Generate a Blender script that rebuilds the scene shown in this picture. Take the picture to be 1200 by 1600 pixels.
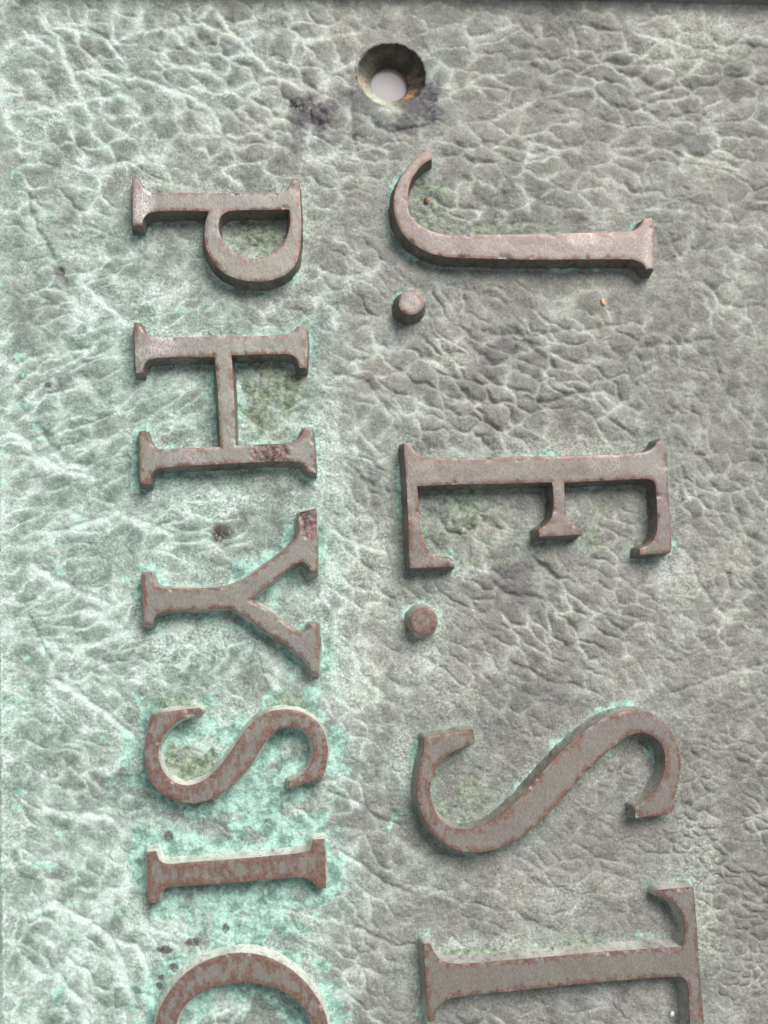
import bpy, math
import numpy as np
from mathutils import Matrix, Vector
from mathutils.geometry import delaunay_2d_cdt

for o in list(bpy.data.objects):
    bpy.data.objects.remove(o)
scene = bpy.context.scene
C = scene.collection

# ------------------------------------------------------------------ camera
# The plate lies in the world's XY plane (z = 0 is its field).  The camera hangs
# 187 mm above it and leans a little, so the foot of its perpendicular falls at
# picture point NAD instead of the picture's middle.
FPX, CX, CY = 1850.0, 600.0, 800.0
NAD = (400.0, 1000.0)
H = 0.187
ROLL = -0.040
n_dn = np.array([(NAD[0]-CX)/FPX, (NAD[1]-CY)/FPX, 1.0]); n_dn /= np.linalg.norm(n_dn)
xw = np.array([1.0, ROLL, 0.0]); xw -= n_dn*xw.dot(n_dn); xw /= np.linalg.norm(xw)
zw = -n_dn
yw = np.cross(zw, xw)
# rows: world axes in camera coordinates (right, down, forward)
W2C = np.stack([xw, yw, zw], axis=1)          # world vector -> camera vector
CAMPOS = np.array([0.0, 0.0, H])

def at(px, py, z=0.0):
    """picture point -> plate point at height z (numpy arrays welcome)"""
    d = np.stack([(np.asarray(px, float)-CX)/FPX, (np.asarray(py, float)-CY)/FPX,
                  np.ones_like(np.asarray(px, float))], axis=-1) @ W2C
    t = (z-H)/d[..., 2]
    return d[..., 0]*t, d[..., 1]*t

def pix(x, y, z=0.0):
    p = np.stack([x, y, np.zeros_like(x)+z-H], axis=-1) @ W2C.T
    return CX+FPX*p[..., 0]/p[..., 2], CY+FPX*p[..., 1]/p[..., 2]

cam_d = bpy.data.cameras.new('camera')
cam = bpy.data.objects.new('camera', cam_d); C.objects.link(cam)
cam_d.sensor_fit = 'VERTICAL'; cam_d.sensor_height = 24.0
cam_d.lens = 24.0*FPX/1600.0
cam_d.clip_start = 0.005; cam_d.clip_end = 20.0
Rw = W2C.T                                     # camera vector -> world vector
right, down, fwd = Rw @ [1, 0, 0], Rw @ [0, 1, 0], Rw @ [0, 0, 1]
cam.matrix_world = Matrix(((right[0], -down[0], -fwd[0], 0), (right[1], -down[1], -fwd[1], 0),
                           (right[2], -down[2], -fwd[2], H), (0, 0, 0, 1)))
cam_d.dof.use_dof = True
cam_d.dof.focus_distance = 0.186
cam_d.dof.aperture_fstop = 9.0
scene.camera = cam
scene.render.resolution_x, scene.render.resolution_y = 768, 1024

# ------------------------------------------------------------------ light
world = bpy.data.worlds.new('World'); scene.world = world; world.use_nodes = True
bg = world.node_tree.nodes['Background']
bg.inputs[0].default_value = (0.93, 0.97, 1.0, 1)      # even overcast sky
bg.inputs[1].default_value = 0.33
sun_d = bpy.data.lights.new('sun', 'SUN'); sun = bpy.data.objects.new('sun', sun_d); C.objects.link(sun)
sun_d.energy = 4.5; sun_d.angle = math.radians(36); sun_d.color = (1.0, 0.965, 0.92)
to_light = Vector((0.40, 0.68, 0.95)).normalized()
sun.rotation_euler = to_light.to_track_quat('Z', 'Y').to_euler()
sun.location = (0.3, 0.4, 0.7)
vs = scene.view_settings
vs.view_transform = 'Standard'; vs.look = 'None'; vs.exposure = 0.24; vs.gamma = 1.0
vs.use_curve_mapping = False

# ------------------------------------------------------------------ noise
_rng = np.random.RandomState(7)
_T = _rng.rand(512, 512)
def vn(x, y, s=0):
    """smooth value noise, -1..1"""
    x = x+s*37.17; y = y+s*91.73
    xi = np.floor(x); yi = np.floor(y)
    fx = x-xi; fy = y-yi
    fx = fx*fx*fx*(fx*(fx*6-15)+10); fy = fy*fy*fy*(fy*(fy*6-15)+10)
    a = xi.astype(np.int64) & 511; b = yi.astype(np.int64) & 511
    a1 = (a+1) & 511; b1 = (b+1) & 511
    v = (_T[a, b]*(1-fx)+_T[a1, b]*fx)*(1-fy)+(_T[a, b1]*(1-fx)+_T[a1, b1]*fx)*fy
    return v*2-1
def fbm(x, y, s=0, o=4, g=0.5):
    t = 0; a = 1; n = 0
    for k in range(o):
        c, q = math.cos(k*0.9), math.sin(k*0.9)
        t = t+a*vn((x*c-y*q)*2**k, (x*q+y*c)*2**k, s+k*3); n += a; a *= g
    return t/n
def sm(a, b, x):
    t = np.clip((x-a)/(b-a), 0, 1); return t*t*(3-2*t)
_J = _rng.rand(2, 512, 512)
def voro(x, y, s=0, jit=1.05):
    """F2-F1 of a jittered cell pattern, plus the cell's random number"""
    x = x+s*17.3; y = y+s*29.1
    xi = np.floor(x).astype(np.int64); yi = np.floor(y).astype(np.int64)
    f1 = np.full(x.shape, 9.0); f2 = np.full(x.shape, 9.0); idn = np.zeros(x.shape); dy = np.zeros(x.shape)
    for i in (-1, 0, 1):
        for j in (-1, 0, 1):
            a = (xi+i) & 511; b = (yi+j) & 511
            ey = yi+j+0.5+jit*(_J[1, a, b]-0.5)-y
            d = np.hypot(xi+i+0.5+jit*(_J[0, a, b]-0.5)-x, ey)
            m = d < f1
            dy = np.where(m, -ey, dy)
            f2 = np.where(m, f1, np.minimum(f2, d))
            idn = np.where(m, _T[a, b], idn)
            f1 = np.where(m, d, f1)
    return f2-f1, idn, dy

# ------------------------------------------------------------------ lettering, traced on the face of each letter
def Z(ox, oy, f, pts):
    return [((ox+p[0]/f), (oy+p[1]/f), len(p) > 2) for p in pts]
c = 1
LET = {}
LET['P'] = [Z(180, 250, 3.75, [(100,100,c),(130,97,c),(148,130),(165,165),(200,188),(300,191),(620,193),(940,193),(990,186),(1018,165),(1030,132),(1042,110,c),
    (1075,112,c),(1082,200),(1087,290),(1090,400),(1086,480),(1075,560),(1045,628),(985,678),(900,706),(800,710),(700,690),(620,645),(562,575),(530,500),(524,420),(533,350),(548,300,c),
    (480,296),(300,298),(230,301),(193,312),(167,338),(160,362),(155,382,c),(105,385,c),(101,240)]),
    Z(180, 250, 3.75, [(670,298),(760,292),(900,290),(1022,288,c),(1026,350),(1018,412),(990,475),(940,530),(870,568),(800,580),(730,562),(665,515),(622,455),(605,400),(610,350),(632,316)])]
LET['H'] = [Z(180, 490, 3.529, [(105,50,c),(140,50,c),(148,80),(165,112),(200,129),(300,130),(600,126),(880,122),(945,113),(985,92),(1005,68,c),(1055,65,c),(1061,180),(1054,300,c),(1018,298,c),
    (1010,272),(998,244),(970,227),(920,222),(640,230,c),(648,350),(656,500),(665,728,c),(760,722),(940,714),(995,702),(1028,672),(1045,627,c),(1085,628,c),(1096,750),(1105,880,c),(1062,868,c),
    (1050,848),(1028,824),(985,815),(880,814),(600,828),(280,847),(225,858),(198,885),(190,938,c),(140,936,c),(133,800),(130,650,c),(165,645,c),(177,684),(197,718),(230,744),(275,747),(582,735,c),
    (574,600),(566,430),(548,237,c),(440,238),(270,241),(205,248),(168,266),(153,300),(148,328,c),(115,325,c),(109,200)])]
LET['Y'] = [Z(190, 780, 3.529, [(115,405,c),(165,400,c),(170,440),(192,477),(235,493),(330,492),(560,486),(612,474),(700,425),(830,336),(930,255),(965,205),(976,165),(974,125),(985,72,c),
    (1074,50,c),(1076,200),(1078,402,c),(1046,405,c),(1032,372),(1003,346),(972,350),(935,368),(860,428),(705,550,c),(780,598),(870,660),(950,720),(995,738),(1028,718),(1040,688,c),(1085,685,c),
    (1092,830),(1086,970,c),(1052,955,c),(1030,905),(1002,870),(950,832),(850,762),(740,685),(650,622),(600,600),(555,600),(400,608),(260,617),(205,629),(177,655),(170,692,c),(125,690,c),(118,550)])]
LET['s'] = [Z(200, 1080, 3.529, [(135,129,c),(260,108),(392,93,c),(410,106,c),(385,130),(300,152),(232,200),(187,262),(166,330),(174,400),(205,460),(255,504),(320,521),(390,507),(450,470),(510,410),(560,345),
    (610,272),(660,203),(720,147),(790,113),(870,102),(950,115),(1020,152),(1070,210),(1097,290),(1100,360),(1087,430),(1068,488,c),(980,507),(890,537,c),(885,505,c),(930,482),(975,448),(1008,400),(1025,340),
    (1018,275),(985,225),(930,199),(870,195),(815,215),(770,260),(730,322),(680,400),(620,472),(550,540),(470,590),(380,614),(300,612),(220,586),(160,540),(116,470),(96,390),(94,310),(108,215)])]
LET['I'] = [Z(200, 1280, 3.529, [(102,183,c),(155,178,c),(164,210),(185,240),(225,250),(330,241),(600,221),(820,202),(945,188),(995,178),(1016,152),(1022,115,c),(1080,110,c),(1086,240),(1093,381,c),(1062,379,c),
    (1042,365),(1020,341),(980,326),(920,321),(760,334),(560,350),(270,371),(210,379),(182,402),(170,456,c),(110,465,c),(105,320)])]
LET['C'] = [Z(200, 1280, 3.529, [(155,1129),(172,1060),(212,978),(277,892),(360,822),(455,774),(560,746),(660,741),(762,761),(868,810),(960,884),(1030,968),(1076,1050),(1100,1129),(1113,1220),(1106,1330),(1082,1420),(1075,1500,c),
    (960,1490,c),(995,1420),(1035,1330),(1045,1230),(1022,1129),(980,1052),(920,993),(840,944),(740,911),(640,901),(530,912),(430,944),(350,992),(292,1060),(265,1129),(248,1220),(258,1310),(300,1400),(345,1460,c),
    (290,1490,c),(215,1410),(165,1310),(148,1210)])]
LET['J'] = [[(663,237,1),(672,239,0),(675,248,1),(664,254,0),(652,266,0),(643,280,0),(638.2,296,0),(638,312,0),(642,330,0),(650,345,0),(662,355,0),(678,362.4,0),(694,366,0),(718,366.8,0),(770,366.6,0),(830,365.6,0),(940,363,0),(980,361.3,0),
    (995,357.6,0),(1002.3,350.3,0),(1006.9,342,1),(1018.8,340.5,1),(1020.7,356.7,0),(1022,389.7,0),(1022,420.8,1),(1010.6,420.8,1),(1007,415.3,0),(1000.5,409.4,0),(991,405.8,0),(978,404.7,0),(900,405,0),(830,405.2,0),(750,403.5,0),(712,402,0),
    (686,399,0),(666,392.5,0),(648,382,0),(633,369,0),(623,353,0),(616.6,334,0),(615.4,314,0),(619,294,0),(628,274,0),(641,256,0),(652,245,0)]]
LET['E'] = [[(631.7,692.5,1),(639,692.5,1),(644,700,0),(651.7,708.3,0),(661.7,713,0),(678,714.8,0),(720,714.9,0),(800,714.1,0),(916.7,711.8,0),(990,707.8,0),(1010,705.5,0),(1021.7,699.2,0),(1027.5,688,1),(1034.5,684.5,1),
    (1041,702,0),(1043.8,753.3,0),(1047.3,811.7,0),(1049.2,842,0),(1047.8,863.5,1),(999.5,866.5,1),(999.5,857,1),(1013.5,851.3,0),(1021.7,843.2,0),(1027.2,825.7,0),(1026.8,790.7,0),(1025.2,762,0),(1021.7,752,0),(1011,748.4,0),(963.3,749.8,0),(881.7,753.8,1),
    (882,776.7,0),(885,804.7,0),(891,816.3,0),(902.7,824.5,0),(910.8,828,1),(908.5,835,1),(843,838.5,1),(841.5,828,1),(854.8,818.7,0),(862.5,807,0),(865.3,786,0),(864.2,765,0),(862.5,753.6,1),
    (790,755.3,0),(706.7,756.9,0),(651.7,759.5,1),(653,776.7,0),(654.2,801.7,0),(656.7,826.7,0),(661.7,845,0),(670,860,0),(680,868.7,0),(693.3,872.2,0),(705,873.3,0),(710,878.3,1),(710,885,1),(675,886.3,0),(641.7,887.5,1),
    (640,875,0),(638,810,0),(634.6,743,0),(632,710,0)]]
LET['S'] = [Z(620, 1090, 2.5, [(108,155,c),(200,139),(298,125,c),(305,175,c),(270,190),(215,215),(170,255),(141,305),(130,360),(139,420),(165,470),(205,502),(260,516),(320,508),(380,480),(440,430),(510,360),(580,280),(650,205),(730,135),(800,86),
    (870,58),(940,51),(1000,66),(1050,105),(1086,160),(1105,220),(1109,275),(1098,340),(1086,390),(1085,442,c),(1060,454),(935,470,c),(928,430,c),(970,402),(1010,362),(1038,312),(1049,250),(1040,195),(1010,156),(965,138),(915,146),(860,181),(800,234),(740,291),(690,345),
    (640,402),(580,466),(520,520),(450,566),(380,594),(310,605),(240,597),(172,560),(122,500),(90,430),(79,360),(88,280),(104,210)])]
LET['T'] = [Z(620, 1350, 2.3077, [(97,290,c),(120,288,c),(135,320),(155,345),(185,358),(225,362),(330,355),(530,338),(800,315),(980,304),(1030,301,c),(1037,272),(1040,240),(1035,200),(1018,158),(985,128),(940,111,c),(945,95,c),(1070,85,c),
    (1080,200),(1088,320),(1100,480),(1108,580),(1116,690,c),(989,706,c),(992,686,c),(1032,656),(1056,608),(1055,520),(1050,440),(1035,411),(1005,406),(900,412),(700,429),(450,455),(255,475),(192,486),(155,508),(140,540),(135,565,c),(115,570,c),(107,450),(100,350)])]
def ring(cx, cy, r, n=40, e=0.0, s=0):
    return [(cx+r*(1+e*math.sin(3*t+s))*math.cos(t), cy+r*(1+e*math.cos(2*t+s))*math.sin(t), 0) for t in [2*math.pi*k/n for k in range(n)]]
LET['dot1'] = [ring(642.7, 472.4, 19.6, 40, 0.025, 1)]
LET['dot2'] = [ring(662.7, 970.4, 20.2, 40, 0.02, 2)]
HL = 0.0037                                    # how far the letters stand proud

def smooth_loop(pts):
    """Catmull-Rom through smooth points, hard corners kept (slightly rounded)"""
    out = []; n = len(pts)
    for i in range(n):
        p0, p1, p2, p3 = [np.array(pts[(i+k) % n][:2]) for k in (-1, 0, 1, 2)]
        k1, k2 = pts[i][2], pts[(i+1) % n][2]
        L = np.linalg.norm(p2-p1)
        m1 = (p2-p1) if k1 else (p2-p0)/(np.linalg.norm(p1-p0)+L)*L
        m2 = (p2-p1) if k2 else (p3-p1)/(np.linalg.norm(p3-p2)+L)*L
        ns = max(2, int(L/3.0))
        for t in np.arange(ns)/ns:
            h = (2*t**3-3*t**2+1)*p1+(t**3-2*t**2+t)*m1+(-2*t**3+3*t**2)*p2+(t**3-t**2)*m2
            out.append(h)
    out = np.array(out)
    keep = np.linalg.norm(out-np.roll(out, 1, 0), axis=1) > 0.4
    return out[keep]

def to_plate(loop, z):
    x, y = at(loop[:, 0], loop[:, 1], z); return np.stack([x, y], 1)

def seg_dist(P, loop, sel=None):
    """distance from points P (n,2) to a closed loop"""
    A = loop; B = np.roll(loop, -1, 0); best = np.full(len(P), 1e9)
    for a, b in zip(A, B):
        ab = b-a; t = np.clip(((P-a) @ ab)/(ab @ ab+1e-20), 0, 1)
        d = P-a-t[:, None]*ab
        best = np.minimum(best, d[:, 0]**2+d[:, 1]**2)
    return np.sqrt(best)

def inside(P, loop):
    A = loop; B = np.roll(loop, -1, 0); r = np.zeros(len(P), bool)
    for a, b in zip(A, B):
        if a[1] == b[1]: continue
        m = (a[1] > P[:, 1]) != (b[1] > P[:, 1])
        r ^= m & (P[:, 0] < (b[0]-a[0])*(P[:, 1]-a[1])/(b[1]-a[1])+a[0])
    return r

LOOPS = {k: [to_plate(smooth_loop(l), HL) for l in v] for k, v in LET.items()}

# ------------------------------------------------------------------ materials
def node_mat(name):
    m = bpy.data.materials.new(name); m.use_nodes = True
    nt = m.node_tree; b = nt.nodes['Principled BSDF']
    return m, nt, b
class NB:
    """small helper to write node graphs as expressions"""
    def __init__(s, nt): s.nt = nt; s.tc = nt.nodes.new('ShaderNodeTexCoord').outputs['Object']
    def set(s, sock, v):
        if hasattr(v, 'is_linked'): s.nt.links.new(v, sock)
        else: sock.default_value = v
    def noise(s, scale, detail=4, rough=0.55, vec=None, dist=0.0, col=False):
        n = s.nt.nodes.new('ShaderNodeTexNoise'); s.nt.links.new(vec or s.tc, n.inputs['Vector'])
        n.inputs['Scale'].default_value = scale; n.inputs['Detail'].default_value = detail
        n.inputs['Roughness'].default_value = rough; n.inputs['Distortion'].default_value = dist
        return n.outputs['Color' if col else 'Fac']
    def map(s, sc, rot=(0, 0, 0)):
        n = s.nt.nodes.new('ShaderNodeMapping'); s.nt.links.new(s.tc, n.inputs[0])
        n.inputs['Scale'].default_value = sc; n.inputs['Rotation'].default_value = rot
        return n.outputs[0]
    def math(s, op, a, b=0.0, clamp=False):
        n = s.nt.nodes.new('ShaderNodeMath'); n.operation = op; n.use_clamp = clamp
        s.set(n.inputs[0], a); s.set(n.inputs[1], b); return n.outputs[0]
    def ramp(s, v, a, b, lo=0.0, hi=1.0):
        n = s.nt.nodes.new('ShaderNodeMapRange'); n.interpolation_type = 'SMOOTHSTEP'
        s.set(n.inputs['Value'], v); n.inputs['From Min'].default_value = a; n.inputs['From Max'].default_value = b
        n.inputs['To Min'].default_value = lo; n.inputs['To Max'].default_value = hi
        return n.outputs['Result']
    def mix(s, f, a, b, mode='MIX'):
        n = s.nt.nodes.new('ShaderNodeMix'); n.data_type = 'RGBA'; n.blend_type = mode; n.clamp_factor = True
        s.set(n.inputs['Factor'], f)
        s.set(n.inputs['A'] if 0 else n.inputs[6], a if hasattr(a, 'is_linked') else (*a, 1))
        s.set(n.inputs[7], b if hasattr(b, 'is_linked') else (*b, 1))
        return n.outputs[2]
    def attr(s, name):
        n = s.nt.nodes.new('ShaderNodeAttribute'); n.attribute_name = name; return n.outputs['Fac']
    def bump(s, h, dist, strength=1.0, normal=None):
        n = s.nt.nodes.new('ShaderNodeBump'); n.inputs['Distance'].default_value = dist
        n.inputs['Strength'].default_value = strength; s.set(n.inputs['Height'], h)
        if normal: s.nt.links.new(normal, n.inputs['Normal'])
        return n.outputs[0]

def patina_material():
    m, nt, b = node_mat('weathered_bronze_patina'); g = NB(nt)
    big = g.noise(90, 4, 0.6)
    mid = g.noise(420, 5, 0.65)
    fin = g.noise(2300, 5, 0.72)
    grit = g.noise(7000, 3, 0.7)
    vein = g.attr('vein'); mint = g.attr('mint'); moss = g.attr('moss'); bare = g.attr('bare'); stain = g.attr('stain'); pale = g.attr('pale')
    # body of the metal skin: grey with brown and cool patches
    body = g.mix(g.ramp(mid, 0.30, 0.70), (0.116, 0.116, 0.107), (0.190, 0.187, 0.175))
    body = g.mix(g.ramp(big, 0.40, 0.66), body, (0.188, 0.174, 0.168))
    gb = g.mix(g.ramp(mid, 0.34, 0.66), (0.100, 0.146, 0.126), (0.212, 0.278, 0.246))
    body = g.mix(g.math('MULTIPLY', mint, 0.72), body, gb)
    body = g.mix(1.0, body, g.mix(g.ramp(g.noise(55, 4, 0.6), 0.34, 0.66), (0.84,)*3, (1.14,)*3), 'MULTIPLY')
    # pale mineral bloom that fills the creases
    pv = g.math('ADD', g.math('MULTIPLY', vein, g.ramp(mid, 0.25, 0.62, 0.60, 1.0)), g.math('MULTIPLY', pale, g.ramp(fin, 0.3, 0.65)))
    pv = g.math('ADD', pv, g.ramp(fin, 0.52, 0.78, 0.0, 0.22))
    pv = g.math('ADD', pv, g.math('MULTIPLY', g.ramp(g.noise(160, 6, 0.68), 0.44, 0.68), g.math('ADD', 0.20, g.math('MULTIPLY', mint, 0.10))))
    pcol = g.mix(mint, (0.490, 0.510, 0.455), (0.520, 0.645, 0.582))
    col = g.mix(g.math('MINIMUM', pv, 0.92), body, pcol)
    # bright copper green crust by the letters
    pat = g.math('SUBTRACT', g.math('ADD', g.math('MULTIPLY', g.noise(430, 5, 0.60, dist=0.5), 0.9), g.math('MULTIPLY', fin, 0.1)), 0.5)
    crust = g.ramp(g.math('ADD', g.attr('crust'), g.math('MULTIPLY', pat, 2.0)), 0.32, 0.60)
    crust = g.math('MULTIPLY', crust, g.ramp(g.attr('crust'), 0.02, 0.22))
    ccol = g.mix(g.ramp(g.noise(420, 6, 0.66), 0.38, 0.60), (0.125, 0.245, 0.208), (0.400, 0.640, 0.555))
    col = g.mix(g.math('MULTIPLY', crust, 0.82), col, ccol)
    mo = g.math('MULTIPLY', g.ramp(moss, 0.02, 0.3), g.ramp(g.math('ADD', moss, g.math('MULTIPLY', pat, 2.2)), 0.22, 0.80, 0.0, 0.9))
    mcol = g.mix(g.ramp(g.noise(900, 6, 0.65), 0.36, 0.66), (0.080, 0.104, 0.070), (0.310, 0.385, 0.275))
    col = g.mix(mo, col, mcol)
    col = g.mix(g.math('MULTIPLY', bare, g.ramp(fin, 0.30, 0.52)), col, (0.082, 0.074, 0.088))
    col = g.mix(g.math('MULTIPLY', stain, g.ramp(fin, 0.30, 0.55)), col, (0.060, 0.042, 0.026))
    # salt and pepper grain
    col = g.mix(1.0, col, g.mix(g.ramp(fin, 0.28, 0.72), (0.82,)*3, (1.18,)*3), 'MULTIPLY')
    col = g.mix(1.0, col, g.mix(g.ramp(g.noise(6000, 3, 0.75), 0.30, 0.70), (0.74,)*3, (1.28,)*3), 'MULTIPLY')
    col = g.mix(g.ramp(grit, 0.52, 0.82, 0.0, 0.45), col, (0.085, 0.085, 0.075))
    col = g.mix(g.ramp(g.noise(4300, 2, 0.6, vec=g.map((1, 1.2, 1), (0, 0, 1))), 0.60, 0.82, 0.0, 0.6), col, (0.74, 0.76, 0.70))  # white specks painted in as tiny sparkles
    nt.links.new(col, b.inputs['Base Color'])
    b.inputs['Metallic'].default_value = 0.0
    g.set(b.inputs['Roughness'], g.mix(bare, (0.72,)*3, (0.46,)*3))
    b.inputs['Specular IOR Level'].default_value = 0.42
    hgt = g.math('ADD', g.math('MULTIPLY', fin, 0.7), g.math('MULTIPLY', grit, 0.3))
    nb = g.bump(mid, 0.00040, 0.6)
    nt.links.new(g.bump(hgt, 0.00034, 0.9, nb), b.inputs['Normal'])
    return m

def face_material():
    m, nt, b = node_mat('rubbed_bronze_letter'); g = NB(nt)
    wall = g.attr('wall'); edge = g.attr('edge'); red = g.attr('red'); pit = g.attr('pit'); shine = g.attr('shine'); chalk_lit = g.attr('chalk_lit')
    mid = g.noise(1.0, 6, 0.68, vec=g.map((900, 400, 500)))
    fin = g.noise(2200, 4, 0.7)
    stre = g.noise(1.0, 4, 0.65, vec=g.map((6500, 2300, 1000)))       # fine file marks across the strokes
    grey = g.mix(g.ramp(stre, 0.34, 0.66), (0.158, 0.150, 0.131), (0.240, 0.231, 0.206))
    warm = g.mix(g.ramp(stre, 0.34, 0.66), (0.118, 0.092, 0.087), (0.182, 0.144, 0.138))
    col = g.mix(g.ramp(g.noise(160, 3, 0.6), 0.30, 0.55, 0.45, 1.0), grey, g.mix(g.attr('warm'), grey, warm))
    rr = g.math('ADD', g.math('MULTIPLY', mid, 0.62), g.math('MULTIPLY', stre, 0.38))
    rr = g.math('ADD', rr, g.math('MULTIPLY', edge, g.ramp(g.noise(700, 3, 0.6), 0.34, 0.60, 0.02, 0.36)))
    rr = g.math('ADD', rr, g.math('MULTIPLY', red, 0.62))
    redm = g.ramp(rr, 0.655, 0.715)
    rcol = g.mix(g.ramp(fin, 0.34, 0.66), (0.112, 0.060, 0.045), (0.205, 0.114, 0.090))
    col = g.mix(g.math('MULTIPLY', redm, 0.88), col, rcol)
    col = g.mix(g.math('MULTIPLY', pit, g.ramp(fin, 0.30, 0.55)), col, g.mix(g.ramp(mid, 0.4, 0.6), (0.060, 0.030, 0.028), (0.190, 0.110, 0.105)))
    col = g.mix(g.math('MULTIPLY', shine, g.ramp(stre, 0.35, 0.68, 0.1, 0.65)), col, (0.50, 0.46, 0.475))
    # flanks: shade painted in as a dark colour, chalky wash in places
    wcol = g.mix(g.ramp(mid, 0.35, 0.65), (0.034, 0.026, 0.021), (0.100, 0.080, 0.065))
    wcol = g.mix(g.math('MULTIPLY', chalk_lit, g.ramp(g.math('ADD', g.math('MULTIPLY', mid, .5), g.math('MULTIPLY', fin, .5)), 0.30, 0.52)), wcol, (0.640, 0.650, 0.600))
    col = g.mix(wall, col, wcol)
    col = g.mix(g.ramp(g.noise(5200, 2, 0.6), 0.64, 0.86, 0.0, 0.3), col, (0.06, 0.055, 0.05))
    nt.links.new(col, b.inputs['Base Color'])
    g.set(b.inputs['Metallic'], g.math('MULTIPLY', g.math('SUBTRACT', 1.0, wall), 0.30, True))
    rough = g.math('SUBTRACT', g.ramp(fin, 0.3, 0.7, 0.38, 0.50), g.math('MULTIPLY', shine, 0.12))
    g.set(b.inputs['Roughness'], g.math('ADD', rough, g.math('MULTIPLY', wall, 0.2)))
    nb = g.bump(stre, 0.00004, 0.6)
    nb = g.bump(g.math('ADD', g.math('MULTIPLY', mid, 0.3), g.math('MULTIPLY', g.math('ADD', pit, wall), fin)), 0.00030, 0.5, nb)
    nt.links.new(nb, b.inputs['Normal'])
    return m

def simple(name, c1, c2, scale, rough=0.7, bd=0.0002):
    m, nt, b = node_mat(name); g = NB(nt)
    n = g.noise(scale, 5, 0.6)
    nt.links.new(g.mix(g.ramp(n, 0.33, 0.67), c1, c2), b.inputs['Base Color'])
    b.inputs['Roughness'].default_value = rough
    nt.links.new(g.bump(n, bd, 0.6), b.inputs['Normal'])
    return m

def hole_material():
    m, nt, b = node_mat('countersink_dark'); g = NB(nt)
    mid = g.noise(500, 4, 0.6); fin = g.noise(2400, 4, 0.7)
    col = g.mix(g.ramp(mid, 0.35, 0.65), (0.022, 0.020, 0.016), (0.070, 0.058, 0.046))
    col = g.mix(g.math('MULTIPLY', g.attr('rust'), g.ramp(fin, 0.34, 0.55)), col, g.mix(fin, (0.20, 0.075, 0.030), (0.62, 0.33, 0.17)))
    col = g.mix(g.math('MULTIPLY', g.attr('chalk_lit'), g.ramp(fin, 0.28, 0.5)), col, (0.52, 0.55, 0.45))
    nt.links.new(col, b.inputs['Base Color']); b.inputs['Roughness'].default_value = 0.75
    nt.links.new(g.bump(g.math('ADD', mid, fin), 0.0003, 0.7), b.inputs['Normal'])
    return m

M_PAT = patina_material(); M_FACE = face_material(); M_HOLE = hole_material()
M_TABLE = simple('matt_white_board', (0.33, 0.315, 0.33), (0.36, 0.345, 0.355), 40, 0.85, 0.00005)
M_SEED = simple('dry_husk', (0.42, 0.23, 0.10), (0.70, 0.47, 0.26), 900, 0.6)
M_RUST = simple('rust_crumb', (0.10, 0.045, 0.020), (0.27, 0.12, 0.05), 1200, 0.8)
M_GRIT = simple('white_grit', (0.62, 0.62, 0.58), (0.82, 0.82, 0.78), 1500, 0.6)

# ------------------------------------------------------------------ mesh helpers
def mesh_np(name, V, F, mat, parent=None, attrs=None, smooth=True):
    """F: (n,3) or (n,4) index array"""
    me = bpy.data.meshes.new(name); n, k = F.shape
    me.vertices.add(len(V)); me.vertices.foreach_set('co', V.astype(np.float32).ravel())
    me.loops.add(n*k); me.loops.foreach_set('vertex_index', F.astype(np.int32).ravel())
    me.polygons.add(n); me.polygons.foreach_set('loop_start', (np.arange(n)*k).astype(np.int32))
    me.polygons.foreach_set('use_smooth', np.full(n, smooth))
    me.update(calc_edges=True)
    for a, v in (attrs or {}).items():
        at_ = me.attributes.new(a, 'FLOAT', 'POINT'); at_.data.foreach_set('value', np.asarray(v, np.float32).ravel())
    me.materials.append(mat)
    o = bpy.data.objects.new(name, me); C.objects.link(o)
    if parent: o.parent = parent
    return o

# ------------------------------------------------------------------ table and plaque root
TH = 0.0044                                    # plate thickness below its field
tb_n = 9
tx, ty = np.meshgrid(np.linspace(-0.45, 0.5, tb_n), np.linspace(-0.5, 0.5, tb_n))
idx = np.arange(tb_n*tb_n).reshape(tb_n, tb_n)
tf = np.stack([idx[:-1, :-1], idx[:-1, 1:], idx[1:, 1:], idx[1:, :-1]], -1).reshape(-1, 4)
table = mesh_np('table_top', np.stack([tx.ravel(), ty.ravel(), np.full(tx.size, -TH-0.0003)], 1), tf, M_TABLE)
table['kind'] = 'structure'

plaque = bpy.data.objects.new('bronze_plaque', None); C.objects.link(plaque)
plaque.empty_display_size = 0.02; plaque.location = (0, 0, 0)
plaque['label'] = 'weathered green-grey bronze plaque with raised serif capitals and a screw hole'
plaque['category'] = 'plaque'

# field limits: foot lines of the raised border, read at the frame's edges
XL = float(at(3, 800)[0]); XR = float(at(1212, 60)[0]); YT = float(at(600, 2)[1]); YB = -0.100

# ------------------------------------------------------------------ relief of the field (all lengths here in picture-sized units, 0.1 mm)
HC = np.array([float(v) for v in at(612.5, 115.5)])           # countersink centre
R_OUT, R_IN, Z_IN = 0.00565, 0.00312, -0.0037

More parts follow.
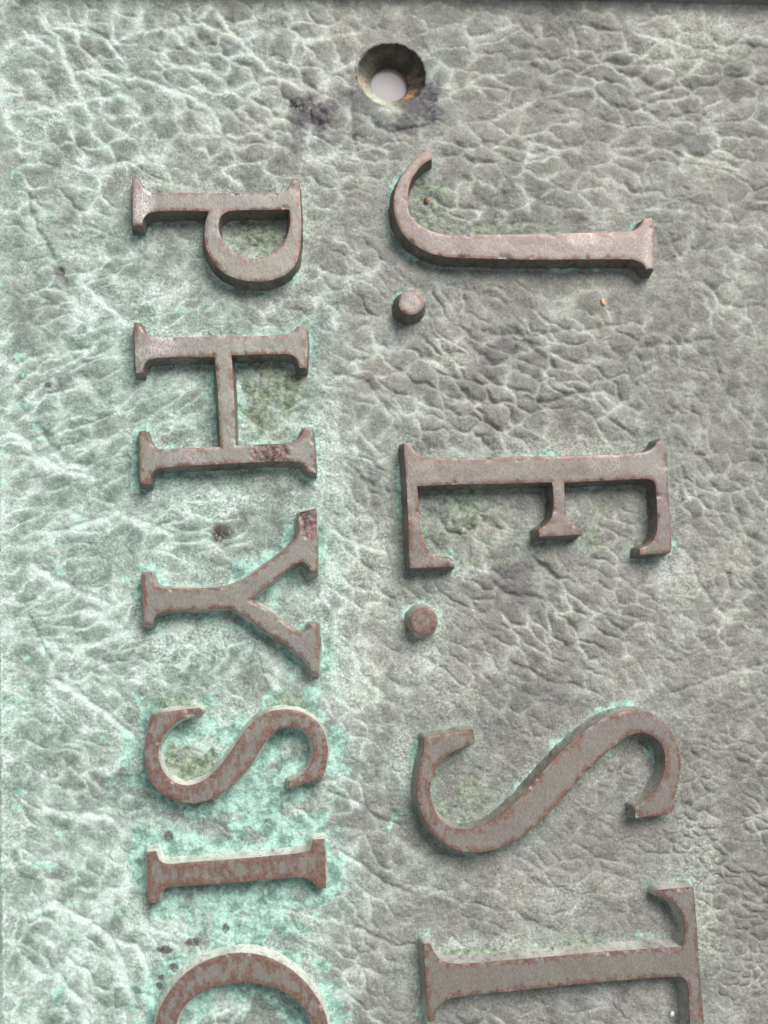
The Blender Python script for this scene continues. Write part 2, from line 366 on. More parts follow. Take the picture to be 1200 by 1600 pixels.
VEINS = [  # (width, depth, paleness, points)
 (4.5,1.0,1.0,[(65,14),(80,40),(125,48),(155,60),(185,65),(215,50),(250,42),(285,40)]),
 (5,1.2,1.0,[(345,25),(362,50),(390,75),(425,108),(445,120),(475,137),(497,133),(520,110),(555,92)]),
 (4,0.9,.9,[(275,48),(290,70),(315,80),(350,85),(385,78)]),
 (4.5,1.0,.9,[(255,95),(290,100),(325,107),(350,122),(360,140),(395,127),(430,117)]),
 (4.5,1.0,.8,[(92,55),(100,80),(115,115),(130,150),(145,180)]),
 (4,.9,.8,[(10,72),(40,58),(62,62),(84,76)]),
 (4,.9,.7,[(170,68),(185,85),(205,112)]),
 (5,1.0,.9,[(22,172),(65,169),(110,160),(145,152),(190,145)]),
 (4.5,1.1,.7,[(140,108),(190,115),(240,127),(275,140),(305,150),(330,165),(345,190)]),
 (4,1.0,.7,[(283,135),(310,152),(335,172),(332,200)]),
 (4,1.0,.5,[(345,160),(375,185),(400,205),(430,222)]),
 (5,1.0,.9,[(140,262),(180,254),(215,245),(245,240)]),
 (5,.9,.8,[(0,130),(8,165),(14,195),(30,203)]),
 (4,.9,.8,[(330,12),(310,32),(345,45)]),
 (4,.8,.6,[(375,35),(420,18),(450,10)]),
 (4,.8,.6,[(470,95),(490,60),(525,55),(560,48)]),
 (4,.9,.8,[(480,135),(465,165),(420,185)]),
 (4,1.2,.0,[(42,305),(52,345),(72,385),(96,422),(104,455)]),
 (5,.9,.7,[(130,440),(170,480),(200,505)]),
 (6,1.1,.8,[(0,678),(22,676),(42,692),(60,712),(90,728)]),
 (5,.9,.8,[(22,735),(50,716),(80,716),(105,735),(150,745)]),
 (6,1.3,.0,[(62,668),(80,695),(100,722),(135,727)]),
 (5,1.0,.7,[(0,565),(28,575),(50,560),(110,550),(140,545)]),
 (5,1.0,.8,[(52,830),(100,828),(150,812),(185,800)]),
 (5,1.0,1.,[(50,880),(85,905),(130,925),(165,940)]),
 (5,.9,1.,[(200,804),(235,818),(268,835)]),
 (5,.9,.8,[(130,960),(165,955),(200,935),(215,920)]),
 (5,.9,.8,[(75,1003),(120,1010),(165,1000),(200,985)]),
 (5,1.0,.9,[(88,1065),(125,1085),(160,1110),(200,1145),(225,1165)]),
 (4,1.0,.1,[(45,965),(62,1005),(80,1035)]),
 (5,1.0,1.,[(75,1262),(120,1272),(165,1275),(198,1300)]),
 (6,1.2,1.2,[(150,1440),(160,1415),(178,1392),(200,1370),(212,1352)]),
 (6,1.2,1.2,[(150,1440),(138,1462),(118,1492),(98,1512),(72,1545)]),
 (6,1.1,1.2,[(152,1445),(176,1470),(192,1505),(205,1540),(210,1560)]),
 (5,1.0,1.1,[(122,1490),(136,1520),(138,1560),(136,1600)]),
 (5,1.0,1.0,[(150,1440),(112,1425),(85,1410),(50,1425)]),
 (5,1.0,1.0,[(104,1432),(100,1460),(88,1478),(60,1460)]),
 (5,1.0,1.0,[(178,1465),(215,1480),(236,1520),(240,1570)]),
 (5,1.0,1.0,[(85,1540),(60,1565),(40,1600)]),
 (5,1.0,1.0,[(85,1525),(110,1545),(130,1560)]),
 (5,1.0,1.0,[(45,1500),(60,1525),(85,1530)]),
 # right half: sharper, darker folds
 (4,1.3,.1,[(930,82),(945,95),(965,101),(990,100),(1020,101),(1058,94)]),
 (4,1.2,.2,[(830,100),(850,115),(880,122),(905,122)]),
 (4,1.3,.1,[(985,118),(1005,122),(1018,136),(1045,140),(1052,128)]),
 (4,1.0,.5,[(800,95),(840,88),(880,98),(915,98)]),
 (4,1.0,.6,[(745,20),(720,40),(735,55),(775,52),(800,35)]),
 (4,1.0,.5,[(895,40),(902,70),(905,110),(895,140)]),
 (4,1.1,.3,[(990,150),(1010,175),(1040,188),(1070,180)]),
 (4,1.3,.2,[(1020,230),(1050,230),(1065,222),(1080,240),(1110,250),(1150,262)]),
 (4,1.0,.5,[(760,225),(800,232),(835,242),(870,232),(910,228)]),
 (4,1.2,.2,[(975,285),(985,300),(1005,303)]),
 (5,1.1,.5,[(995,320),(1040,325),(1085,330),(1110,348),(1150,352)]),
 (4,1.2,.2,[(1045,375),(1060,398)]),
 (4,1.2,.2,[(755,518),(800,524),(840,524),(885,516)]),
 (4,1.3,.2,[(728,532),(752,555),(772,572),(795,560),(805,548)]),
 (4,1.3,.2,[(800,530),(830,545),(852,562),(865,575)]),
 (4,1.2,.2,[(720,620),(745,628),(770,636)]),
 (4,1.3,.1,[(820,622),(850,630),(875,625),(905,614),(930,614)]),
 (5,1.1,.5,[(680,555),(702,580),(715,600),(730,625)]),
 (4,1.1,.3,[(945,610),(975,630),(1000,642)]),
 (4,1.1,.3,[(900,520),(945,510),(990,505)]),
 (5,1.2,.3,[(1110,545),(1125,590),(1140,620),(1160,650),(1180,668)]),
 (4,1.1,.3,[(1100,440),(1125,470),(1150,480),(1190,478)]),
 (4,1.2,.3,[(1000,545),(1060,538),(1110,530)]),
 (4,1.3,.1,[(765,905),(785,925),(805,931),(840,935),(865,940)]),
 (4,1.3,.2,[(800,1038),(830,1050),(855,1062),(880,1068),(905,1072)]),
 (4,1.0,.5,[(880,975),(900,1000),(915,1020)]),
 (4,1.1,.4,[(1065,855),(1085,875),(1090,910),(1130,960)]),
 (4,1.1,.2,[(1136,895),(1142,918),(1160,925)]),
 (4,1.2,.2,[(1150,800),(1168,836),(1195,850)]),
 (4,1.0,.5,[(1050,1085),(1090,1070),(1120,1058),(1160,1045),(1195,1040)]),
 (4,1.2,.1,[(545,118),(548,160),(550,200),(556,236)]),
 (4,1.2,.0,[(462,170),(480,185),(495,195),(510,190)]),
 (4,1.2,.0,[(360,248),(372,258),(382,266)]),
 (4,1.0,.4,[(505,600),(540,585),(575,600),(605,640)]),
 (4,1.1,.2,[(540,720),(565,745),(580,760),(605,770)]),
 (4,1.0,.6,[(525,830),(560,850),(600,860)]),
 (5,1.0,.4,[(530,1000),(555,1020),(570,1060),(600,1080)]),
 (4,1.1,.3,[(515,1240),(550,1250),(590,1280),(625,1290)]),
 (4,1.1,.3,[(530,1330),(560,1345),(600,1380),(640,1395)]),
 (4,1.1,.3,[(560,1450),(590,1465),(620,1480),(650,1475)]),
]
MOSS = [(402,366,40,38,1.0),(428,615,52,60,1.0),(272,640,40,40,.25),(712,800,60,55,.75),(790,860,90,22,.6),(960,800,50,45,.45),(905,840,60,22,.6),(722,1245,55,50,.55),(300,1205,50,48,1.0),
        (672,320,36,55,.75),(770,355,120,12,.6),(735,1490,50,14,.8),(900,1475,170,26,.45),(1010,850,30,16,.6),(620,905,30,40,.4),(455,1105,40,22,.8),(262,1095,40,16,.7),(680,260,40,20,.3),(610,185,45,28,.45),(345,890,22,35,.5),
        (450,530,45,60,.3),(670,930,40,20,.3)]
BARE = [(492,176,36,30,1.3),(664,165,30,36,1.2),(640,196,28,18,.9),(800,565,60,45,.45),(790,910,55,40,.5),(845,1085,60,40,.35),(880,120,50,35,.25),(585,745,16,20,.7),(720,600,40,30,.3),(590,790,25,30,.35),(1090,225,30,22,.4),
        (568,150,28,40,.5),(560,610,35,30,.35),(95,425,10,10,.9),(74,602,7,6,1.),(100,590,14,9,.6),(150,1470,5,4,.3)]
CHIP = [(263,1307,8,9),(303,1473,14,7),(256,1484,13,6),(272,1512,8,8),(253,1528,5,6),(249,1540,5,5),(352,1452,6,8),(345,1375,4,3),(1140,895,4,3),(995,600,3,3),(1052,402,5,3)]
STAIN = [(345,838,20,22,1.0),(1095,598,12,10,.35),(1040,380,20,12,.25),(440,770,14,10,.3)]
PALE = [(340,1150,36,40,.9),(560,880,60,120,.35),(545,1050,45,80,.35),(665,960,40,34,.6),(665,1040,45,40,.45),(690,1090,60,30,.35),(330,790,90,30,.55),(300,1000,110,40,.5),(230,1430,40,60,.55),(440,1440,60,22,.5),(1075,60,90,45,.5),(1120,220,60,60,.2),
        (900,700,150,18,.35),(700,560,30,50,.3),(720,880,30,30,.3),(1060,900,40,60,.3),(1090,1400,40,140,.35),(640,1190,30,60,.5),(850,1400,120,40,.25),(780,1480,120,22,.5),(520,700,30,70,.3),(250,460,60,30,.4),(430,1220,40,20,.4),(345,1340,80,10,.4)]

def ell(U, V, lst, seed, warp=0.35):
    out = np.zeros(U.shape)
    for (cx, cy, rx, ry, a) in lst:
        m = (np.abs(U-cx) < rx*2.2) & (np.abs(V-cy) < ry*2.2)
        u, v = U[m], V[m]
        d = np.hypot((u-cx)/rx, (v-cy)/ry)+warp*fbm(u/22, v/22, seed, 3)
        out[m] = np.maximum(out[m], a*sm(1.15, 0.45, d))
    return out

PX = 1.0e-4
def relief(x, y, full=True):
    """height (m) of the field and the patina masks, for plate points"""
    U, V = pix(x, y)
    n = len(x)
    # distance to the nearest letter foot
    D = np.full(n, 400.0); Q = np.stack([x, y], 1)
    for k, loops in LOOPS.items():
        l0 = loops[0]; mg = 0.0075
        m = (x > l0[:, 0].min()-mg) & (x < l0[:, 0].max()+mg) & (y > l0[:, 1].min()-mg) & (y < l0[:, 1].max()+mg)
        if not m.any(): continue
        q = Q[m]; ins = inside(q, l0); d = seg_dist(q, l0[::2])
        for l in loops[1:]:
            ins &= ~inside(q, l); d = np.minimum(d, seg_dist(q, l[::2]))
        D[m] = np.minimum(D[m], np.where(ins, 0, d)/PX)
    left = sm(640, 520, U)
    # --- leather grain: cells of different lie in different regions
    wu = U+26*fbm(U/95, V/95, 1, 4)+5*fbm(U/18, V/18, 5, 2); wv = V+24*fbm(U/95, V/95, 2, 4)+5*fbm(U/18, V/18, 6, 2)
    fields = [(22, 60, 36, (150, 150, 330, 260)), (4, 66, 34, (950, 200, 330, 260)), (30, 62, 32, (850, 560, 380, 190)), (42, 44, 27, (1130, 600, 110, 300)), (-24, 92, 27, (100, 560, 190, 190)),
              (38, 66, 30, (900, 1000, 330, 190)), (20, 32, 22, (1120, 1200, 170, 420)), (-20, 84, 30, (110, 930, 200, 170)), (28, 70, 32, (110, 1190, 200, 150)), (50, 46, 38, (120, 1480, 190, 200)), (38, 58, 34, (560, 1200, 80, 600)), (15, 60, 34, (800, 1380, 260, 120)), (25, 60, 34, (880, 1620, 260, 130))]
    wsum = np.full(n, 1e-6); hc = np.zeros(n); cr = np.zeros(n)
    for i, (ang, sx, sy, (cx, cy, rx, ry)) in enumerate(fields):
        w = np.exp(-1.6*(((U-cx)/rx)**2+((V-cy)/ry)**2)**1.3)+1e-9
        m = w > 0.01
        if not m.any(): continue
        a = math.radians(ang); u, v = wu[m], wv[m]
        d, idn, dy = voro((u*math.cos(a)+v*math.sin(a))/(0.80*sx), (-u*math.sin(a)+v*math.cos(a))/(0.78*sy), i)
        ed = 0.18+0.82*sm(-0.62, 0.15, fbm(u/42, v/42, 11+i, 3))  # some cell borders fade away
        t = np.clip(d/0.70, 0, 1)
        hc[m] += w[m]*(ed*(t*(2-t)+0.34*dy*sm(0, 0.34, d))+0.35*(idn-0.5)*sm(0, 0.4, d))
        cr[m] += w[m]*ed*np.exp(-(d/0.23)**1.25); wsum[m] += w[m]
    hc /= wsum; cr /= wsum
    d2, id2, dy2 = voro(wu/19+3, wv/14, 21)                              # finer pebbling inside the cells
    t2 = np.clip(d2/0.7, 0, 1); h2 = t2*(2-t2)+0.4*dy2*sm(0, .4, d2)
    rd = 1-np.abs(fbm(wu/130+wv/260, wv/75-wu/190, 31, 3)*2.6); rd = np.clip(rd, 0, 1)**5   # long folds
    reg = 0.75+0.5*fbm(U/150, V/150, 41, 2)
    smooth_near = sm(2, 46, D)*left+sm(4, 46, D)*(1-left)
    lowR = sm(950, 1150, V)*sm(500, 700, U)
    amp = reg*(1-0.30*lowR)*(1-0.35*left*sm(380, 620, V))*(0.15+0.85*smooth_near)
    h = amp*(6.6*hc+1.6*h2*(0.35+0.9*vn(U/60, V/60, 51)**2)-2.4*rd+3.4*fbm(wu/60, wv/45, 53, 4))
    # --- traced folds
    vd = np.zeros(n); vp = np.zeros(n)
    UV = np.stack([U+3.0*fbm(U/16, V/16, 61, 2), V+3.0*fbm(U/16, V/16, 62, 2)], 1)
    for (wd, dp, pl, pts) in VEINS:
        p = np.array(pts, float)
        m = (U > p[:, 0].min()-30) & (U < p[:, 0].max()+30) & (V > p[:, 1].min()-30) & (V < p[:, 1].max()+30)
        if not m.any(): continue
        q = UV[m]; best = np.full(len(q), 1e9)
        for a, b in zip(p[:-1], p[1:]):
            ab = b-a; t = np.clip(((q-a) @ ab)/(ab @ ab), 0, 1); e = q-a-t[:, None]*ab
            best = np.minimum(best, e[:, 0]**2+e[:, 1]**2)
        e = np.sqrt(best)
        vd[m] = np.maximum(vd[m], dp*np.exp(-(e/(wd*1.15))**1.7)); vp[m] = np.maximum(vp[m], pl*np.exp(-(e/(wd*1.5))**1.6))
    ok = sm(2, 14, D)
    h -= 4.0*vd*ok
    h += 6.0*fbm(U/170, V/170, 71, 2)*sm(0, 60, D)
    h += 1.1*fbm(U/13, V/13, 81, 3)+0.7*fbm(U/4.5, V/4.5, 85, 2)
    # crusty build up close to the letters, a soft fillet against their flanks
    near = np.exp(-(D/16)**1.3)
    h += near*(1.6*fbm(U/9, V/9, 91, 3))+5.5*np.exp(-D/5.0)
    # field turns up towards the border
    db = np.minimum(np.minimum(x-XL, XR-x), YT-y)/PX
    h *= 0.35+0.65*sm(-5, 45, db)
    h += 9*np.exp(-np.clip(db, 0, None)/9)
    chip = np.zeros(n)
    for (cx, cy, rx, ry) in CHIP:
        m = (np.abs(U-cx) < 30) & (np.abs(V-cy) < 30); u, v = U[m], V[m]
        chip[m] = np.maximum(chip[m], sm(1.15, 0.75, np.hypot((u-cx)/rx, (v-cy)/ry)+0.45*fbm(u/6, v/6, 95, 2)))
    h -= 1.2*chip
    bare = ell(U, V, BARE, 101, 0.7)
    h += np.clip(bare, 0, 1)**2*5.0*fbm(U/11, V/11, 105, 4)
    r = np.hypot(x-HC[0], y-HC[1])/PX
    h *= sm(54, 76, r)
    if not full: return h*PX, D
    # --- masks
    vein = np.clip(cr*(0.82+0.22*left+0.50*fbm(U/80, V/80, 111, 3)-0.30*lowR)*(0.25+0.75*smooth_near)+vp*ok*(0.55+0.65*left)+0.30*rd*(0.3+0.7*left), 0, 1.05)*(0.8+0.5*fbm(U/17, V/17, 113, 3))
    mint = 0.80*sm(640, 40, U)*(0.72+0.28*sm(150, 700, V))+0.30*sm(760, 420, U)*sm(300, 900, V)+0.14*sm(1000, 650, U)-0.05
    mint += 0.70*np.exp(-D/40)*left*sm(330, 560, V)+0.75*np.exp(-D/15)*(1-left)+0.25*np.exp(-D/14)*left
    mint += 0.34*fbm(U/55, V/55, 121, 4)
    mint = np.clip(mint, 0, 1)
    crust = np.exp(-(D/40)**1.5)*left*(0.38*sm(380, 520, V)+0.80*sm(950, 1200, V))+0.95*np.exp(-(D/13)**1.5)*left*sm(150, 420, V)
    crust += (1-left)*1.1*np.exp(-(D/15)**1.5)*sm(-0.35, 0.25, fbm(U/60, V/60, 131, 2))
    crust = crust*(0.55+0.9*fbm(U/26, V/26, 133, 3))+0.55*sm(0.18, 0.6, fbm(U/30, V/24, 135, 4))*sm(330, 60, U)
    crust += 0.9*ell(U, V, [(400,1250,90,28,1),(380,1430,110,40,1),(420,1285,90,20,1),(300,480,110,24,.5),(400,890,60,30,.7),(300,1320,50,16,.8),(620,1300,22,80,.5),(630,760,12,90,.8)], 137, 0.5)*(0.6+0.6*fbm(U/14, V/14, 139, 3))
    crust = np.clip(crust*(0.74+0.40*sm(300, 1100, V)*left+0.30*(1-left)), 0, 1)
    moss = np.clip(ell(U, V, [(a_, b_, rx*1.2, ry*1.2, q_) for a_, b_, rx, ry, q_ in MOSS], 141, 0.5)*(0.72+0.55*np.exp(-D/16)), 0, 1)
    stain = np.clip(ell(U, V, STAIN, 151, 0.6)+chip*0, 0, 1)
    bare = np.clip(bare+chip, 0, 1)
    pale = np.clip(ell(U, V, PALE, 161, 0.7)+0.45*np.exp(-np.clip(db, 0, None)/14)*sm(300, 100, U)*sm(350, 900, V)+0.30*left*sm(0.0, 0.5, fbm(U/34, V/30, 163, 4))+(0.30+0.30*left)*np.exp(-(D/24)**1.4)*(0.7+0.8*fbm(U/22, V/22, 165, 3)), 0, 1)
    return h*PX, dict(vein=vein, mint=mint, crust=crust, moss=moss, bare=bare, stain=stain, pale=pale)

# ------------------------------------------------------------------ the field as one sheet of relief
gx = np.arange(XL-0.0008, XR+0.0008, 0.000165)
yb_view = -0.0665
gy = np.concatenate([np.arange(YB-0.0008, yb_view, 0.00045), np.arange(yb_view, YT+0.0008, 0.000165)])
X, Y = np.meshgrid(gx, gy); sh = X.shape
hz, masks = relief(X.ravel(), Y.ravel())
ids = np.arange(X.size).reshape(sh)
F = np.stack([ids[:-1, :-1], ids[:-1, 1:], ids[1:, 1:], ids[1:, :-1]], -1).reshape(-1, 4)
rc = np.hypot(X.ravel()-HC[0], Y.ravel()-HC[1])
F = F[rc[F].min(1) > 0.0062]
mesh_np('field', np.stack([X.ravel(), Y.ravel(), hz], 1), F, M_PAT, plaque, masks)

# countersunk screw hole: lip, cone and bore, built round its own axis
nt_, prof = 160, []
th = np.linspace(0, 2*math.pi, nt_, endpoint=False)
rad = [0.0066, 0.0063, 0.0060, 0.00585, 0.00572, 0.00562, 0.0055, 0.0053, 0.0050, 0.0047, 0.0044, 0.0041, 0.0038, 0.0035, 0.0033, 0.00318, 0.00312, 0.00311, 0.00310]
dep = [None, None, None, None, -0.00006, -0.00022, -0.0005, -0.00085, -0.00125, -0.0016, -0.00195, -0.0023, -0.0027, -0.0031, -0.0034, -0.0036, -0.0038, -0.0041, -0.0044]
Vs, rust, chalk_lit = [], [], []
cs, sn = np.cos(th), np.sin(th)
for i, (r, d) in enumerate(zip(rad, dep)):
    wob = 1+0.035*vn(cs*1.7+5, sn*1.7+5, 3)+0.025*vn(cs*6, sn*6, 4)+0.016*vn(cs*17, sn*17, 5) if i > 2 and i < 15 else 1
    xx, yy = HC[0]+r*wob*cs, HC[1]+r*wob*sn
    hh, _ = relief(xx, yy, False)
    z = hh-(0.00015*sm(0.00615, 0.0066, np.full(nt_, r))) if d is None else np.full(nt_, d)+(0.00010*vn(cs*9+i*.6, sn*9, 8) if i < 15 else 0)
    Vs.append(np.stack([xx, yy, z], 1))
    ang = np.degrees(th) % 360
    k = i/len(rad)
    rs = np.exp(-((ang-192)/11)**2)*np.exp(-((k-.42)/.13)**2)+np.exp(-((ang-318)/14)**2)*np.exp(-((k-.58)/.14)**2)+.5*np.exp(-((ang-12)/10)**2)*np.exp(-((k-.75)/.1)**2)
    rust.append(np.clip(1.3*rs, 0, 1))
    ch = np.exp(-((ang-235)/48)**2)*(.95 if i > 2 else .4)+np.exp(-((k-.22)/.06)**2)*.7*sm(90, 150, ang)*sm(350, 300, ang)  # lower-left wall painted pale as if lit, plus pale deposit on the lip
    chalk_lit.append(np.clip(ch, 0, 1))
Vs = np.concatenate(Vs)
q = np.arange(len(rad)*nt_).reshape(len(rad), nt_); qn = np.roll(q, -1, 1)
Fh = np.stack([q[:-1], qn[:-1], qn[1:], q[1:]], -1).reshape(-1, 4)[:, ::-1]
# lip rows carry the field's patina, the cone the dark hole colour
lip = 4
hzl, ml = relief(Vs[:(lip+2)*nt_, 0], Vs[:(lip+2)*nt_, 1])
mesh_np('hole_lip', Vs[:(lip+2)*nt_], Fh[:(lip+1)*nt_], M_PAT, plaque, ml)
hole = mesh_np('screw_hole', Vs[(lip+1)*nt_:], Fh[(lip+1)*nt_:]-(lip+1)*nt_, M_HOLE, plaque, dict(rust=np.concatenate(rust)[(lip+1)*nt_:], chalk_lit=np.concatenate(chalk_lit)[(lip+1)*nt_:]))
hole['label'] = 'countersunk screw hole with dark walls and orange rust flecks'

# ------------------------------------------------------------------ raised border round the field
def border():
    prof = [(-0.0008, 0.0004), (-0.0003, 0.0007), (0.0002, 0.0015), (0.0006, 0.0032), (0.0008, 0.0043), (0.0011, 0.0047), (0.0020, 0.0049), (0.0035, 0.0049), (0.0052, 0.0049), (0.0066, 0.0048), (0.0071, 0.0044), (0.0072, 0.0025), (0.0072, -0.0010), (0.0072, -TH)]
    # resample the profile
    P = np.array(prof); t = np.concatenate([[0], np.cumsum(np.hypot(*np.diff(P, axis=0).T))]); tt = np.linspace(0, t[-1], 60)
    P = np.stack([np.interp(tt, t, P[:, 0]), np.interp(tt, t, P[:, 1])], 1)
    cor = [(XL, YB, -1, -1), (XR, YB, 1, -1), (XR, YT, 1, 1), (XL, YT, -1, 1)]
    base, out = [], []
    for i in range(4):
        a, b_ = cor[i], cor[(i+1) % 4]
        L = math.hypot(b_[0]-a[0], b_[1]-a[1]); ns = int(L/0.0004)
        for k in range(ns):
            s = k/ns
            px_, py_ = a[0]+(b_[0]-a[0])*s, a[1]+(b_[1]-a[1])*s
            nrm = [(0, -1), (1, 0), (0, 1), (-1, 0)][i]
            o_ = (a[2], a[3]) if k == 0 else nrm
            base.append((px_, py_)); out.append(o_)
    base = np.array(base); out = np.array(out, float); nb = len(base)
    P[:, 1] = np.where(P[:, 1] > 0, P[:, 1]*0.68, P[:, 1])
    x = base[:, None, 0]+out[:, None, 0]*P[None, :, 0]; y = base[:, None, 1]+out[:, None, 1]*P[None, :, 0]; z = np.broadcast_to(P[None, :, 1], x.shape).copy()
    w = 0.00028*fbm(x/0.004, y/0.004+z/0.003, 201, 4)*(z > -TH+0.0002)
    x = x+out[:, None, 0]*w; y = y+out[:, None, 1]*w; z = z+0.5*w
    q = np.arange(nb*60).reshape(nb, 60); qn = np.roll(q, -1, 0)
    Fb = np.stack([q[:, :-1], q[:, 1:], qn[:, 1:], qn[:, :-1]], -1).reshape(-1, 4)[:, ::-1]
    x, y, z = x.ravel(), y.ravel(), z.ravel()
    U, V = pix(x, y)
    lit_side = sm(300, 100, U)
    n1 = fbm(U/30, V/30, 205, 3)
    A = dict(vein=np.clip(0.15+0.3*n1, 0, 1), mint=np.clip(0.35+0.6*lit_side+0.3*n1, 0, 1), crust=np.clip(.25*n1, 0, 1), moss=np.clip(0.3*n1, 0, 1), bare=np.clip(0.3-0.3*lit_side+.3*n1, 0, 1), stain=np.clip(0.2*(1-lit_side)+.2*n1, 0, 1), pale=np.clip(0.40*lit_side+0.3*n1, 0, 1))  # left border coloured paler as if lit, the shaded sides darker
    return mesh_np('raised_border', np.stack([x, y, z], 1), Fb, M_PAT, plaque, A)
border()

# ------------------------------------------------------------------ the letters
def offset(loop, d):
    """move a loop along its outward normal"""
    t = np.roll(loop, -1, 0)-np.roll(loop, 1, 0); t /= np.linalg.norm(t, axis=1)[:, None]
    nrm = np.stack([t[:, 1], -t[:, 0]], 1)
    area = np.sum(loop[:, 0]*np.roll(loop[:, 1], -1)-np.roll(loop[:, 0], -1)*loop[:, 1])
    if area < 0: nrm = -nrm
    return loop+nrm*d

SET = {  # red, warm, chalk, shine spots, pit spots (picture points)
 'P': (0.04, .30, .12, [(222,318,22,42,1.0)], []),
 'H': (0.06, .05, .22, [(255,545,30,26,.9),(212,560,10,40,.9),(290,715,36,14,.7)], [(428,706,30,18,1.0)]),
 'Y': (0.06, .10, .55, [], [(482,820,16,26,1.0)]),
 's': (0.20, .15, .80, [], []),
 'I': (0.25, .10, .90, [], []),
 'C': (0.215, .10, .95, [], []),
 'J': (0.06, .85, .10, [(905,372,34,14,.3),(1012,380,10,40,.3)], []),
 'E': (0.06, .65, .16, [(945,722,26,22,.4),(636,770,6,30,.9)], []),
 'S': (0.13, .30, .30, [], []),
 'T': (0.10, .30, .50, [], []),
 'dot1': (0.04, .6, .10, [(645,470,14,14,.4)], []),
 'dot2': (0.27, .3, .45, [], []),
}
WORD = {'P': 'P in the smaller line', 'H': 'H in the smaller line', 'Y': 'Y in the smaller line', 's': 'S in the smaller line', 'I': 'I in the smaller line', 'C': 'C in the smaller line',
        'J': 'J in the larger line', 'E': 'E in the larger line', 'S': 'S in the larger line', 'T': 'T in the larger line'}
TOPB = 0.00007                                 # rounding of the arris
def make_letter(key):
    red, warm, chk, shine_l, pit_l = SET[key]
    loops = LOOPS[key]; dot = key.startswith('dot')
    base_d = 0.00095 if dot else 0.00060
    verts, info = [], []
    # cap: outline + inner points, constrained Delaunay
    pts = [p for l in loops for p in l]; edges = []; k = 0
    for l in loops:
        n = len(l); edges += [(k+i, k+(i+1) % n) for i in range(n)]; k += n
    L0 = loops[0]; st = 0.00026
    ax, ay = np.meshgrid(np.arange(L0[:, 0].min(), L0[:, 0].max(), st), np.arange(L0[:, 1].min(), L0[:, 1].max(), st))
    rs = np.random.RandomState(len(key)*31+ord(key[-1]))
    G = np.stack([ax.ravel(), ay.ravel()], 1)+rs.uniform(-0.2, 0.2, (ax.size, 2))*st
    ok = inside(G, L0)
    for l in loops[1:]: ok &= ~inside(G, l)
    G = G[ok]; de = np.min([seg_dist(G, l) for l in loops], axis=0); G = G[de > st*0.5]
    allp = np.concatenate([np.array(pts), G])
    sc_ = 1000.0
    vo, eo, fo, ov, oe, of = delaunay_2d_cdt([Vector((p[0]*sc_, p[1]*sc_)) for p in allp], edges, [], 0, 1e-6)
    P = np.array([(v.x, v.y) for v in vo])/sc_
    T = np.array([f for f in fo if len(f) == 3])
    cen = P[T].mean(1); ok = inside(cen, L0)
    for l in loops[1:]: ok &= ~inside(cen, l)
    T = T[ok]
    a = P[T]; cr = (a[:, 1, 0]-a[:, 0, 0])*(a[:, 2, 1]-a[:, 0, 1])-(a[:, 1, 1]-a[:, 0, 1])*(a[:, 2, 0]-a[:, 0, 0])
    T[cr < 0] = T[cr < 0][:, ::-1]
    de = np.min([seg_dist(P, l) for l in loops], axis=0)
    U, V = pix(P[:, 0], P[:, 1], HL)
    z = HL-TOPB*np.exp(-(de/0.00016))*(0.7+0.6*vn(U/9, V/9, 301))+0.00007*fbm(U/40, V/40, 303, 3)
    pit = ell(U, V, pit_l, 305, 0.7); z -= pit*(0.00018+0.00022*fbm(U/5, V/5, 307, 2))
    z -= 0.00025*sm(0.72, 0.92, vn(U/11, V/11, 309))*np.exp(-de/0.0004)       # nicked edges
    edge = np.exp(-de/0.00055)
    n0 = len(P)
    Vt = [np.stack([P[:, 0], P[:, 1], z], 1)]
    at_ = dict(wall=[np.zeros(n0)], edge=[edge], pit=[pit], shine=[ell(U, V, shine_l, 311, 0.6)])
    Fq = []; base = n0
    # flanks
    for li, l in enumerate(loops):
        # matching cap vertices
        idx = np.array([np.argmin((P[:, 0]-p[0])**2+(P[:, 1]-p[1])**2) for p in l])
        zt = z[idx]; n = len(l); sgn = 1 if li == 0 else -1
        rows = []
        for s in (-1, 0.0, 0.06, 0.2, 0.4, 0.6, 0.8, 1.0, 1.12):
            ss = s; s = max(s, 0.0)
            d = 0.0 if ss < 0 else sgn*(0.00005+base_d*s**1.4)
            lp = offset(l, d)
            u, v = pix(lp[:, 0], lp[:, 1], 0)
            wob = 0.00014*fbm(u/7+s*3, v/7+s*3, 321, 3)*min(1, s*3)
            lp = offset(l, d)+(offset(l, 1.0)-l)*(sgn*wob)[:, None]
            zz = zt if ss < 0 else (zt-0.00009)*(1-s)-0.0006*s
            Vt.append(np.stack([lp[:, 0], lp[:, 1], zz], 1))
            at_['wall'].append(np.full(n, 0.1 if ss <= 0 else 1.0)); at_['edge'].append(np.full(n, 1.0 if s == 0 else 0.)); at_['pit'].append(np.zeros(n)); at_['shine'].append(np.zeros(n))
            rows.append(np.arange(base, base+n)); base += n
        for r0, r1 in zip(rows[:-1], rows[1:]):
            f = np.stack([r0, np.roll(r0, -1), np.roll(r1, -1), r1], -1)
            area = np.sum(l[:, 0]*np.roll(l[:, 1], -1)-np.roll(l[:, 0], -1)*l[:, 1])
            if (area > 0) == (li == 0): f = f[:, ::-1]
            Fq.append(f)
    Fq = np.concatenate(Fq)
    tri = np.concatenate([T, Fq[:, [0, 1, 2]], Fq[:, [0, 2, 3]]])
    V_ = np.concatenate(Vt); N = len(V_)
    attrs = {k: np.concatenate(v) for k, v in at_.items()}
    attrs['red'] = np.full(N, red); attrs['warm'] = np.full(N, warm)
    u, v = pix(V_[:, 0], V_[:, 1], 0)
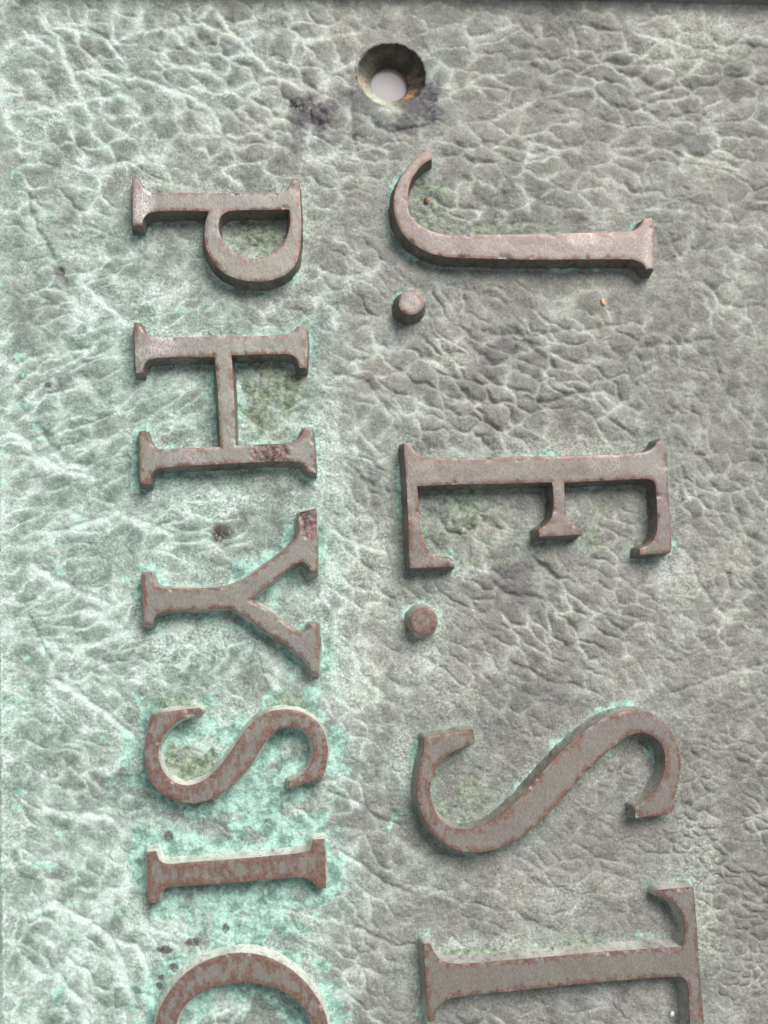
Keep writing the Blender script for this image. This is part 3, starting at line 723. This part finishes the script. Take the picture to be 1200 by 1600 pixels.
    attrs['chalk_lit'] = np.clip(chk*(1+0.8*fbm(u/30, v/30, 331, 3)), 0, 1)
    o = mesh_np('raised_period' if dot else 'raised_letter', V_, tri, M_FACE, plaque, attrs)
    if dot: o['label'] = 'raised round full stop after the ' + ('J' if key == 'dot1' else 'E')
    else: o['label'] = 'raised bronze serif capital ' + WORD[key]
    return o
for k in LOOPS: make_letter(k)

# ------------------------------------------------------------------ crumbs lying on the plaque
def crumb(name, px, py, lx, ly, lz, ang, mat, label, cat, z0=None, seed=1):
    x, y = at(px, py, 0.0 if z0 is None else z0)
    hz_ = relief(np.array([x]), np.array([y]), False)[0][0] if z0 is None else z0
    nu, nv = 14, 9; V_ = [];
    for j in range(nv):
        ph = math.pi*j/(nv-1)
        for i in range(nu):
            t = 2*math.pi*i/nu
            p = np.array([math.sin(ph)*math.cos(t), math.sin(ph)*math.sin(t), math.cos(ph)])
            r = 1+0.28*float(vn(np.array([p[0]*1.7+seed*3]), np.array([p[1]*1.7+p[2]*1.3]), seed)[0])
            p = p*r*[lx, ly, lz]
            ca, sa = math.cos(ang), math.sin(ang)
            V_.append((p[0]*ca-p[1]*sa, p[0]*sa+p[1]*ca, p[2]+lz*0.75))
    q = np.arange(nu*nv).reshape(nv, nu); qn = np.roll(q, -1, 1)
    Fc = np.stack([q[:-1], qn[:-1], qn[1:], q[1:]], -1).reshape(-1, 4)[:, ::-1]
    o = mesh_np(name, np.array(V_), Fc, mat)
    o.location = (float(x), float(y), float(hz_))
    o['label'] = label; o['category'] = cat
    return o
crumb('seed_husk', 941, 473, 0.00034, 0.00072, 0.00025, math.radians(10), M_SEED, 'tiny tan seed husk lying below the stem of the J', 'seed', None, 2)
crumb('rust_crumb', 666, 315, 0.00034, 0.00060, 0.00026, math.radians(20), M_RUST, 'small orange-brown rust crumb inside the hook of the J', 'rust crumb', None, 5)
crumb('white_grit', 1049, 1584, 0.00036, 0.00050, 0.00030, math.radians(-20), M_GRIT, 'white speck of grit in the corner of the T', 'grit', None, 7)
